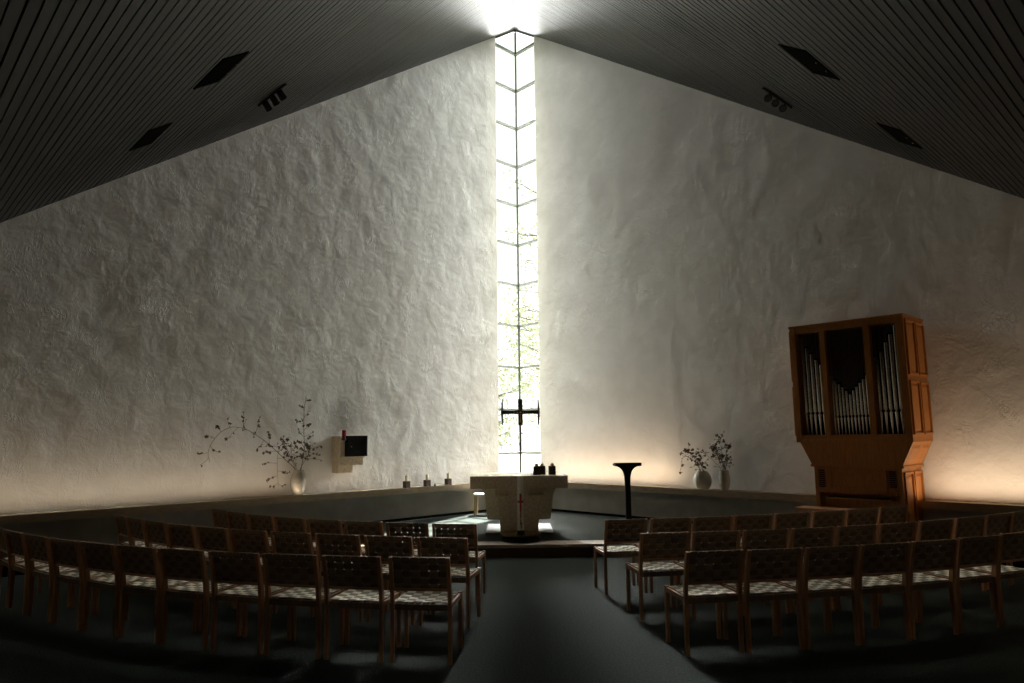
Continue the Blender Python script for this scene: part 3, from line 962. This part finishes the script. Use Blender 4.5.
branch('dried_branch', 'R', 4.82, .98,
       [[(4.81, .92, .2), (4.79, 1.08, .2), (4.72, 1.26, .24), (4.63, 1.40, .26), (4.58, 1.44, .27)],
        [(4.81, .92, .2), (4.78, 1.08, .2), (4.66, 1.26, .22), (4.50, 1.33, .24), (4.43, 1.22, .25), (4.42, 1.08, .25)],
        [(4.83, .92, .2), (4.83, 1.08, .2), (4.80, 1.22, .22), (4.79, 1.30, .24)]],
       [(0, .8, -.05, .06, .02, 3), (0, .95, .08, .02, .02, 3), (0, .9, -.09, .0, .02, 3), (1, .6, -.06, .05, .02, 2), (1, .75, .03, -.12, .02, 2), (1, .95, -.03, -.10, 0, 2), (2, .9, .05, .06, .02, 3)],
       [(2, .4, 1, 34), (0, .4, .9, 14), (1, .3, .6, 8)], 'brown dried stems leaning left from the round right-ledge vase', g, 31, 0.0045)
branch('dried_branch', 'R', 5.24, .98,
       [[(5.24, .92, .2), (5.24, 1.10, .2), (5.23, 1.36, .22), (5.24, 1.60, .24), (5.22, 1.68, .24)],
        [(5.26, .92, .2), (5.27, 1.10, .2), (5.31, 1.36, .22), (5.36, 1.58, .24)],
        [(5.22, .92, .2), (5.20, 1.10, .2), (5.08, 1.25, .22), (4.94, 1.36, .24), (4.84, 1.42, .24)],
        [(5.24, .92, .2), (5.22, 1.10, .2), (5.14, 1.34, .20), (5.06, 1.50, .20)],
        [(5.26, .92, .2), (5.28, 1.10, .2), (5.34, 1.24, .24), (5.40, 1.34, .26)]],
       [(0, .8, .06, .08, .02, 5), (0, .95, -.05, .03, .02, 5), (1, .9, .07, .04, .02, 6), (1, .95, -.05, .07, .02, 5), (2, .8, -.05, .06, .02, 3), (2, .95, -.08, .02, .02, 3), (3, .85, -.09, .05, .02, 6), (3, .95, .05, .05, .02, 6), (4, .9, .05, .03, .02, 3)],
       [(3, .6, 1, 36), (0, .4, .9, 26), (1, .4, .9, 20), (4, .4, 1, 12), (0, .28, .45, 14)], 'bushy dried flowers standing in the slim right-ledge vase', g, 32, 0.0045, bloom_size=0.036)

# ------------------------------------------------------------------ pipe organ on the right wall
OS = 7.667
org = empty('pipe_organ', WR(OS, 0, 0), ANG_R, 'oak pipe organ with wide pipe case on a narrower base', 'organ')
D0 = 0.87
def OP(a, o, z):                            # a grows to the right as seen from the room
    return Vector((-a, o, z))
def ob(mb, a0, a1, o0, o1, z0, z1):
    mb.box((-(a0 + a1) / 2, (o0 + o1) / 2, (z0 + z1) / 2), (abs(a1 - a0), o1 - o0, z1 - z0))
ZT, ZB = 3.335, 1.60
OPEN = [(-0.715, -0.365), (-0.285, 0.26), (0.345, 0.705)]
mb = MB()
ob(mb, -0.80, 0.80, 0.02, 0.60, ZB, ZT - 0.02)                      # carcass behind the pipes
ob(mb, -0.80, OPEN[0][0], 0.60, D0, ZB, ZT)
ob(mb, OPEN[2][1], 0.80, 0.60, D0, ZB, ZT)
ob(mb, OPEN[0][1], OPEN[1][0], 0.70, D0 - 0.01, ZB, ZT)
ob(mb, OPEN[1][1], OPEN[2][0], 0.70, D0 - 0.01, ZB, ZT)
ob(mb, OPEN[0][0], OPEN[2][1], 0.60, D0 - 0.012, 3.225, ZT)
ob(mb, OPEN[0][0], OPEN[2][1], 0.60, D0 - 0.012, ZB, 1.69)
ob(mb, -0.81, 0.81, 0.02, D0 + 0.012, ZT - 0.03, ZT + 0.005)
ob(mb, -0.80, 0.80, 0.02, D0 + 0.0, ZB - 0.02, ZB + 0.02)
mb.build('upper_case', M['organwood'], org, bevel=0.004)
mb = MB()
for a0, a1 in OPEN:
    ob(mb, a0 - 0.005, a1 + 0.005, 0.600, 0.606, 1.685, 3.23)
mb.build('backing', M['black'], org)
mb = MB()                                                            # sloping skirt
def trap(mb, z0, aL0, aR0, z1, aL1, aR1, o0, o1):
    mb.hexa([OP(aL0, o0, z0), OP(aR0, o0, z0), OP(aR0, o1, z0), OP(aL0, o1, z0)],
            [OP(aL1, o0, z1), OP(aR1, o0, z1), OP(aR1, o1, z1), OP(aL1, o1, z1)])
trap(mb, 1.26, -0.60, 0.635, 1.585, -0.755, 0.79, 0.02, D0 - 0.02)
ob(mb, -0.615, 0.65, 0.02, D0 - 0.005, 1.225, 1.262)
mb.build('skirt', M['organwood'], org, bevel=0.003)
mb = MB()
ob(mb, -0.575, 0.62, 0.02, D0 - 0.03, 0.86, 1.228)
ob(mb, -0.575, 0.62, 0.02, 0.66, 0.0, 0.86)                          # recessed knee board
ob(mb, -0.575, -0.52, 0.66, D0 - 0.03, 0.0, 0.86)
ob(mb, 0.565, 0.62, 0.66, D0 - 0.03, 0.0, 0.86)
ob(mb, -0.59, 0.635, 0.02, D0 + 0.0, 0.0, 0.08)
mb.build('base_cabinet', M['organwood'], org, bevel=0.004)

def panel(mb, a, o0, o1, z0, z1, fr=0.028):
    """raised and fielded panel on the right-hand side face at coordinate a"""
    for (p0, p1, q0, q1) in ((o0, o0 + fr, z0, z1), (o1 - fr, o1, z0, z1), (o0 + fr, o1 - fr, z0, z0 + fr), (o0 + fr, o1 - fr, z1 - fr, z1)):
        ob(mb, a - 0.002, a + 0.026, p0, p1, q0, q1)
    g = fr + 0.045
    if o1 - o0 > 2 * g + 0.02:
        mb.hexa([OP(a, o0 + fr + .02, z0 + fr + .02), OP(a, o1 - fr - .02, z0 + fr + .02), OP(a, o1 - fr - .02, z1 - fr - .02), OP(a, o0 + fr + .02, z1 - fr - .02)],
                [OP(a + .014, o0 + g, z0 + g), OP(a + .014, o1 - g, z0 + g), OP(a + .014, o1 - g, z1 - g), OP(a + .014, o0 + g, z1 - g)])
for (o0, o1) in ((0.06, 0.42), (0.46, 0.84)):
    for (z0, z1) in ((1.68, 2.42), (2.50, 3.27)):
        mb = MB()
        panel(mb, 0.80, o0, o1, z0, z1)
        mb.build('side_panel', M['organwood'], org, bevel=0.003)
        mb = MB()
        panel(mb, -0.826, o0, o1, z0, z1)
        mb.build('side_panel', M['organwood'], org, bevel=0.003)
for (o0, o1) in ((0.06, 0.41), (0.45, 0.80)):
    mb = MB()
    panel(mb, 0.62, o0, o1, 0.30, 1.17)
    mb.build('side_panel', M['organwood'], org, bevel=0.003)
mb = MB()                                                            # two panels on the sloping skirt
for (o0, o1) in ((0.08, 0.40), (0.46, 0.80)):
    def SK(t, o, d):
        a = 0.635 + 0.155 * t + d * 0.90
        return OP(a, o, 1.26 + 0.325 * t - d * 0.43)
    mb.hexa([SK(.15, o0, 0), SK(.15, o1, 0), SK(.85, o1, 0), SK(.85, o0, 0)],
            [SK(.27, o0 + .04, .014), SK(.27, o1 - .04, .014), SK(.73, o1 - .04, .014), SK(.73, o0 + .04, .014)])
mb.build('skirt_panel', M['organwood'], org)
# front: music desk frame, keyboard slot, stop knobs
mb = MB()
f = D0 - 0.03
for (a0, a1, z0, z1) in ((-0.36, 0.42, 1.165, 1.195), (-0.36, 0.42, 0.90, 0.93), (-0.36, -0.33, 0.93, 1.165), (0.39, 0.42, 0.93, 1.165)):
    ob(mb, a0, a1, f - 0.005, f + 0.022, z0, z1)
ob(mb, -0.30, 0.36, f - 0.005, f + 0.008, 0.955, 1.14)
mb.build('music_desk', M['organwood'], org, bevel=0.003)
mb = MB()
ob(mb, -0.40, 0.46, f - 0.16, f + 0.10, 0.775, 0.80)
mb.build('key_bed', M['organwood'], org, bevel=0.004)
mb = MB()
nk = 34
for k in range(nk):
    a = -0.37 + 0.80 * k / nk
    ob(mb, a, a + 0.80 / nk - 0.0015, f - 0.05, f + 0.08, 0.80, 0.818)
mb.build('keyboard', M['iron'], org)
mb = MB()
ob(mb, 0.462, 0.545, f + 0.0, f + 0.075, 0.862, 0.925)
mb.build('key_cheek', M['organwood'], org, bevel=0.004)
for k in range(9):
    for a in (-0.465, 0.50):
        z = 0.945 + k * 0.029
        mb = MB()
        ob(mb, a - 0.040, a + 0.040, f - 0.004, f + 0.030, z - 0.0075, z + 0.0075)
        if a > 0 and k < 1:
            mb.bm.free()
            continue
        mb.build('stop_knob', M['iron'], org, bevel=0.003)

def pipe(a, r, zf, zm, zt, o=0.76):
    mb = MB()
    c = OP(a, o, 0)
    mb.lathe([(r * 0.22, zf), (r * 0.3, zf + 0.01), (r * 0.99, zm - 0.030), (r * 0.99, zm - 0.016)], 16, c)
    n = 16
    rings = []
    for z, fl in ((zm + 0.016, 1.0), (zm + 0.020, 1.0), (zm + r * 2.6, 0.75), (zm + r * 5.2, 0.0), (zt - 0.01, 0.0), (zt, 0.0)):
        ring = []
        for k in range(n):
            t = 2 * math.pi * k / n
            x, y = math.cos(t) * r, math.sin(t) * r
            lim = r * (1 - 0.42 * fl)
            y = min(y, lim)
            ring.append(c + Vector((x, y, z)))
        rings.append(ring)
    mb.loft(rings)
    mb.lathe([(r * 0.5, zm - 0.018), (r * 0.5, zm + 0.018)], 12, c)
    return mb.build('pipe', M['pipe'], org, True)
TOP = {0: [], 1: [], 2: []}
tops = [3.13, 3.00, 2.90, 2.81, 2.73]
for k in range(5):
    a = OPEN[0][0] + 0.05 + k * 0.066
    pipe(a, 0.027, 1.69, 2.01, tops[k]); TOP[0].append((a, tops[k]))
for k in range(11):
    a = OPEN[1][0] + 0.030 + k * 0.0487
    zt = 2.27 + abs(k - 5) * 0.052
    pipe(a, 0.0185, 1.69, 1.95, zt); TOP[1].append((a, zt))
tops = [2.75, 2.85, 2.97, 3.08, 3.20]
for k in range(5):
    a = OPEN[2][0] + 0.040 + k * 0.068
    pipe(a, 0.028, 1.69, 2.01, tops[k]); TOP[2].append((a, tops[k]))
for i, (a0, a1) in enumerate(OPEN):                                   # slatted pipe shades above the pipes
    mb = MB()
    n = max(8, int((a1 - a0) / 0.032))
    for k in range(n):
        a = a0 + (a1 - a0) * (k + 0.5) / n
        zt = min(TOP[i], key=lambda q: abs(q[0] - a))[1]
        if zt + 0.04 < 3.22:
            ob(mb, a - 0.006, a + 0.006, 0.745, 0.785, zt + 0.03, 3.226)
    mb.build('pipe_shade', M['shade'], org)

# organ bench
p = WR(7.45, 1.32, 0)
r = empty('organ_bench', p, ANG_R, 'plain dark wooden bench standing before the organ', 'bench')
mb = MB()
mb.box((0, 0, 0.665), (0.80, 0.32, 0.035))
mb.build('seat', M['chairwood'], r, bevel=0.006)
for sx in (-1, 1):
    mb = MB()
    mb.box((sx * 0.36, 0, 0.324), (0.035, 0.28, 0.648))
    mb.build('leg', M['chairwood'], r, bevel=0.004)
mb = MB()
mb.box((0, 0, 0.22), (0.69, 0.05, 0.07))
mb.build('stretcher', M['chairwood'], r, bevel=0.004)

# ------------------------------------------------------------------ ceiling hatches and track spotlights
slope = math.atan(K)
def roof_frame(flip, s, t):
    """matrix with local x along the boards, local y down the slope, local z out of the ceiling into the room"""
    down = ((uR if flip else uL) + Vector((0, 0, -K))).normalized()
    along = (uL if flip else uR)
    nrm = along.cross(down)
    if nrm.z > 0:
        nrm = -nrm
    p = ST(t, s, ZA - K * s) if flip else ST(s, t, ZA - K * s)
    m = Matrix((along, nrm.cross(along), nrm)).transposed().to_4x4()
    m.translation = p
    return m
def hatch(flip, s, t, label):
    r = empty('ceiling_hatch', (0, 0, 0), 0, label, 'hatch', 'dark hatches in the ceiling')
    r.matrix_world = roof_frame(flip, s, t)
    w, d = 0.80, 0.30
    mb = MB()
    for (x, y, a, b) in ((0, -d / 2, w + 0.03, 0.02), (0, d / 2, w + 0.03, 0.02), (-w / 2, 0, 0.02, d), (w / 2, 0, 0.02, d)):
        mb.box((x, y, 0.002), (a, b, 0.020))
    mb.build('frame', M['black'], r)
    mb = MB()
    mb.box((0, 0, 0.003), (w - 0.01, d - 0.01, 0.010))
    mb.build('grille', M['black'], r)
    mb = MB()
    for x in (-0.12, 0.12):
        mb.ball((x, -d / 2 + 0.005, 0.016), 0.012, 8)
    mb.build('catch', M['lens'], r, True)
hatch(0, 8.73, 4.47, 'dark oblong hatch in the left ceiling, nearer the ridge')
hatch(0, 8.78, 2.30, 'dark oblong hatch in the left ceiling, nearer the left wall')
hatch(1, 8.90, 4.45, 'dark oblong hatch in the right ceiling, nearer the ridge')
hatch(1, 8.92, 1.85, 'dark oblong hatch in the right ceiling, nearer the right wall')
def track(flip, s, t, label, aim):
    r = empty('track_spotlights', (0, 0, 0), 0, label, 'spotlight', 'ceiling spotlights')
    r.matrix_world = roof_frame(flip, s, t)
    mb = MB()
    mb.box((0, 0, 0.014), (0.86, 0.04, 0.028))
    mb.build('track', M['iron'], r, bevel=0.003)
    inv = r.matrix_world.to_3x3().inverted()
    for x in (-0.24, 0.0, 0.22):
        mb = MB()
        d = (inv @ Vector(aim)).normalized()
        c = Vector((x, 0, 0.085))
        mb.tube([c - d * 0.065, c - d * 0.055, c + d * 0.04, c + d * 0.065], [0.03, 0.048, 0.052, 0.056], 14)
        mb.tube([(x, 0, 0.02), (x, 0, 0.085)], 0.014, 8)
        h = mb.build('spot_head', M['iron'], r, True)
        mb = MB()
        mb.tube([c + d * 0.066, c + d * 0.069], 0.044, 14)
        mb.build('lens', M['lens'], h, True)
track(0, 7.22, 2.33, 'black track with three spotlights on the left ceiling', (0.35, 0.9, -0.6))
track(1, 7.40, 1.90, 'black track with three spotlights on the right ceiling', (-0.35, -0.9, -0.55))

# ------------------------------------------------------------------ light
world = bpy.data.worlds.new('overcast_sky')
scene.world = world
world.use_nodes = True
wt = world.node_tree
bg = wt.nodes['Background']
tc = N(wt, 'ShaderNodeTexCoord')
def light_lobe(az, el, width, col):
    """a bright spot added to the sky around one direction, to light the room"""
    d = Vector((math.sin(R_(az)) * math.cos(R_(el)), math.cos(R_(az)) * math.cos(R_(el)), math.sin(R_(el))))
    dp = N(wt, 'ShaderNodeVectorMath', operation='DOT_PRODUCT')
    wt.links.new(tc.outputs['Generated'], dp.inputs[0])
    dp.inputs[1].default_value = d
    mr = N(wt, 'ShaderNodeMapRange')
    mr.interpolation_type = 'SMOOTHSTEP'
    mr.inputs['From Min'].default_value = math.cos(R_(width))
    mr.inputs['From Max'].default_value = math.cos(R_(width * 0.25))
    wt.links.new(dp.outputs['Value'], mr.inputs['Value'])
    mx = N(wt, 'ShaderNodeMix', data_type='RGBA')
    mx.inputs['A'].default_value = (0, 0, 0, 1)
    mx.inputs['B'].default_value = (*col, 1)
    wt.links.new(mr.outputs['Result'], mx.inputs['Factor'])
    return mx.outputs['Result']
def addc(a, b):
    m = N(wt, 'ShaderNodeMix', data_type='RGBA', blend_type='ADD')
    m.inputs['Factor'].default_value = 1.0
    for k, v in (('A', a), ('B', b)):
        if isinstance(v, tuple):
            m.inputs[k].default_value = (*v, 1)
        else:
            wt.links.new(v, m.inputs[k])
    return m.outputs['Result']
SKY = (1.35, 1.40, 1.32)
sky = addc(SKY, light_lobe(53, 22, 13, (200, 207, 206)))  # bright spots added to the sky to light walls, seats and ceiling
sky = addc(sky, light_lobe(-52, 22, 12.5, (100, 104, 103)))
sky = addc(sky, light_lobe(4, 54, 16, (58, 56, 50)))
sky = addc(sky, light_lobe(25, 40, 14, (82, 78, 69)))
sky = addc(sky, light_lobe(-25, 40, 14, (82, 78, 69)))
sky = addc(sky, light_lobe(6.6, 25, 4.2, (545, 545, 520)))
sky = addc(sky, light_lobe(-6.6, 25, 4.2, (545, 545, 520)))
wt.links.new(sky, bg.inputs['Color'])
bg.inputs['Strength'].default_value = 1.0

def portal(W, width, nm):
    l = bpy.data.lights.new(nm, 'AREA')
    l.shape = 'RECTANGLE'
    l.size = width
    l.size_y = 11.2
    l.cycles.is_portal = True
    o = bpy.data.objects.new(nm, l)
    COL.objects.link(o)
    c = W(width / 2 - 0.03, -0.12, 6.3)
    n = (W(0, 1, 0) - W(0, 0, 0)).normalized()
    z = -n                                   # light shines along local -Z
    y = Vector((0, 0, 1))
    x = y.cross(z)
    m = Matrix((x, y, z)).transposed().to_4x4()
    m.translation = c
    o.matrix_world = m
portal(WL, 0.85, 'window_portal_left')
portal(WR, 0.85, 'window_portal_right')

sun = bpy.data.lights.new('sun', 'SUN')
sun.energy = 85
sun.angle = R_(1.0)
sun.color = (1.0, 0.97, 0.91)
so = bpy.data.objects.new('sun', sun)
COL.objects.link(so)
az, el = R_(24), R_(58)
dirv = -Vector((math.sin(az) * math.cos(el), math.cos(az) * math.cos(el), math.sin(el)))
so.rotation_euler = dirv.to_track_quat('-Z', 'Y').to_euler()

def uplight(W, s0, s1, watts, color, nm):
    l = bpy.data.lights.new(nm, 'AREA')
    l.shape = 'RECTANGLE'
    l.size = abs(s1 - s0)
    l.size_y = 0.03
    l.energy = watts
    l.color = color
    o = bpy.data.objects.new(nm, l)
    COL.objects.link(o)
    c = W((s0 + s1) / 2, 0.368, LEDGE_Z + 0.0015)
    x = (W(1, 0, 0) - W(0, 0, 0)).normalized()
    z = Vector((0, 0, -1))
    y = z.cross(x)
    m = Matrix((x, y, z)).transposed().to_4x4()
    m.translation = c
    o.matrix_world = m
WARM = (1.0, 0.74, 0.50)
uplight(WR, 1.1, 4.20, 24, WARM, 'ledge_uplight')
uplight(WR, 8.45, 13.0, 36, WARM, 'ledge_uplight')
uplight(WL, 5.6, 13.0, 16, (1.0, 0.80, 0.58), 'ledge_uplight')
uplight(WL, 1.2, 5.4, 5, (1.0, 0.84, 0.66), 'ledge_uplight')

# ------------------------------------------------------------------ camera
F_PX, TILT, ROLL = 698.843, 0.1367, -0.0112
cam = bpy.data.cameras.new('camera')
cam.sensor_width = 36.0
cam.lens = F_PX * 36.0 / 1024.0
cam.clip_end = 300
co = bpy.data.objects.new('camera', cam)
COL.objects.link(co)
fw = Vector((0, math.cos(TILT), math.sin(TILT)))
rt = Vector((1, 0, 0))
up = Vector((0, -math.sin(TILT), math.cos(TILT)))
c, s = math.cos(ROLL), math.sin(ROLL)
rt2 = rt * c + up * s
up2 = up * c - rt * s
m = Matrix((rt2, up2, -fw)).transposed().to_4x4()
m.translation = (0, 0, EYE)
co.matrix_world = m
scene.camera = co

scene.view_settings.view_transform = 'Standard'
scene.view_settings.look = 'None'
scene.view_settings.exposure = 0.0
scene.view_settings.gamma = 1.0
scene.view_settings.use_curve_mapping = False
scene.cycles.max_bounces = 10
scene.cycles.diffuse_bounces = 6
scene.cycles.transparent_max_bounces = 16
scene.cycles.sample_clamp_indirect = 8.0
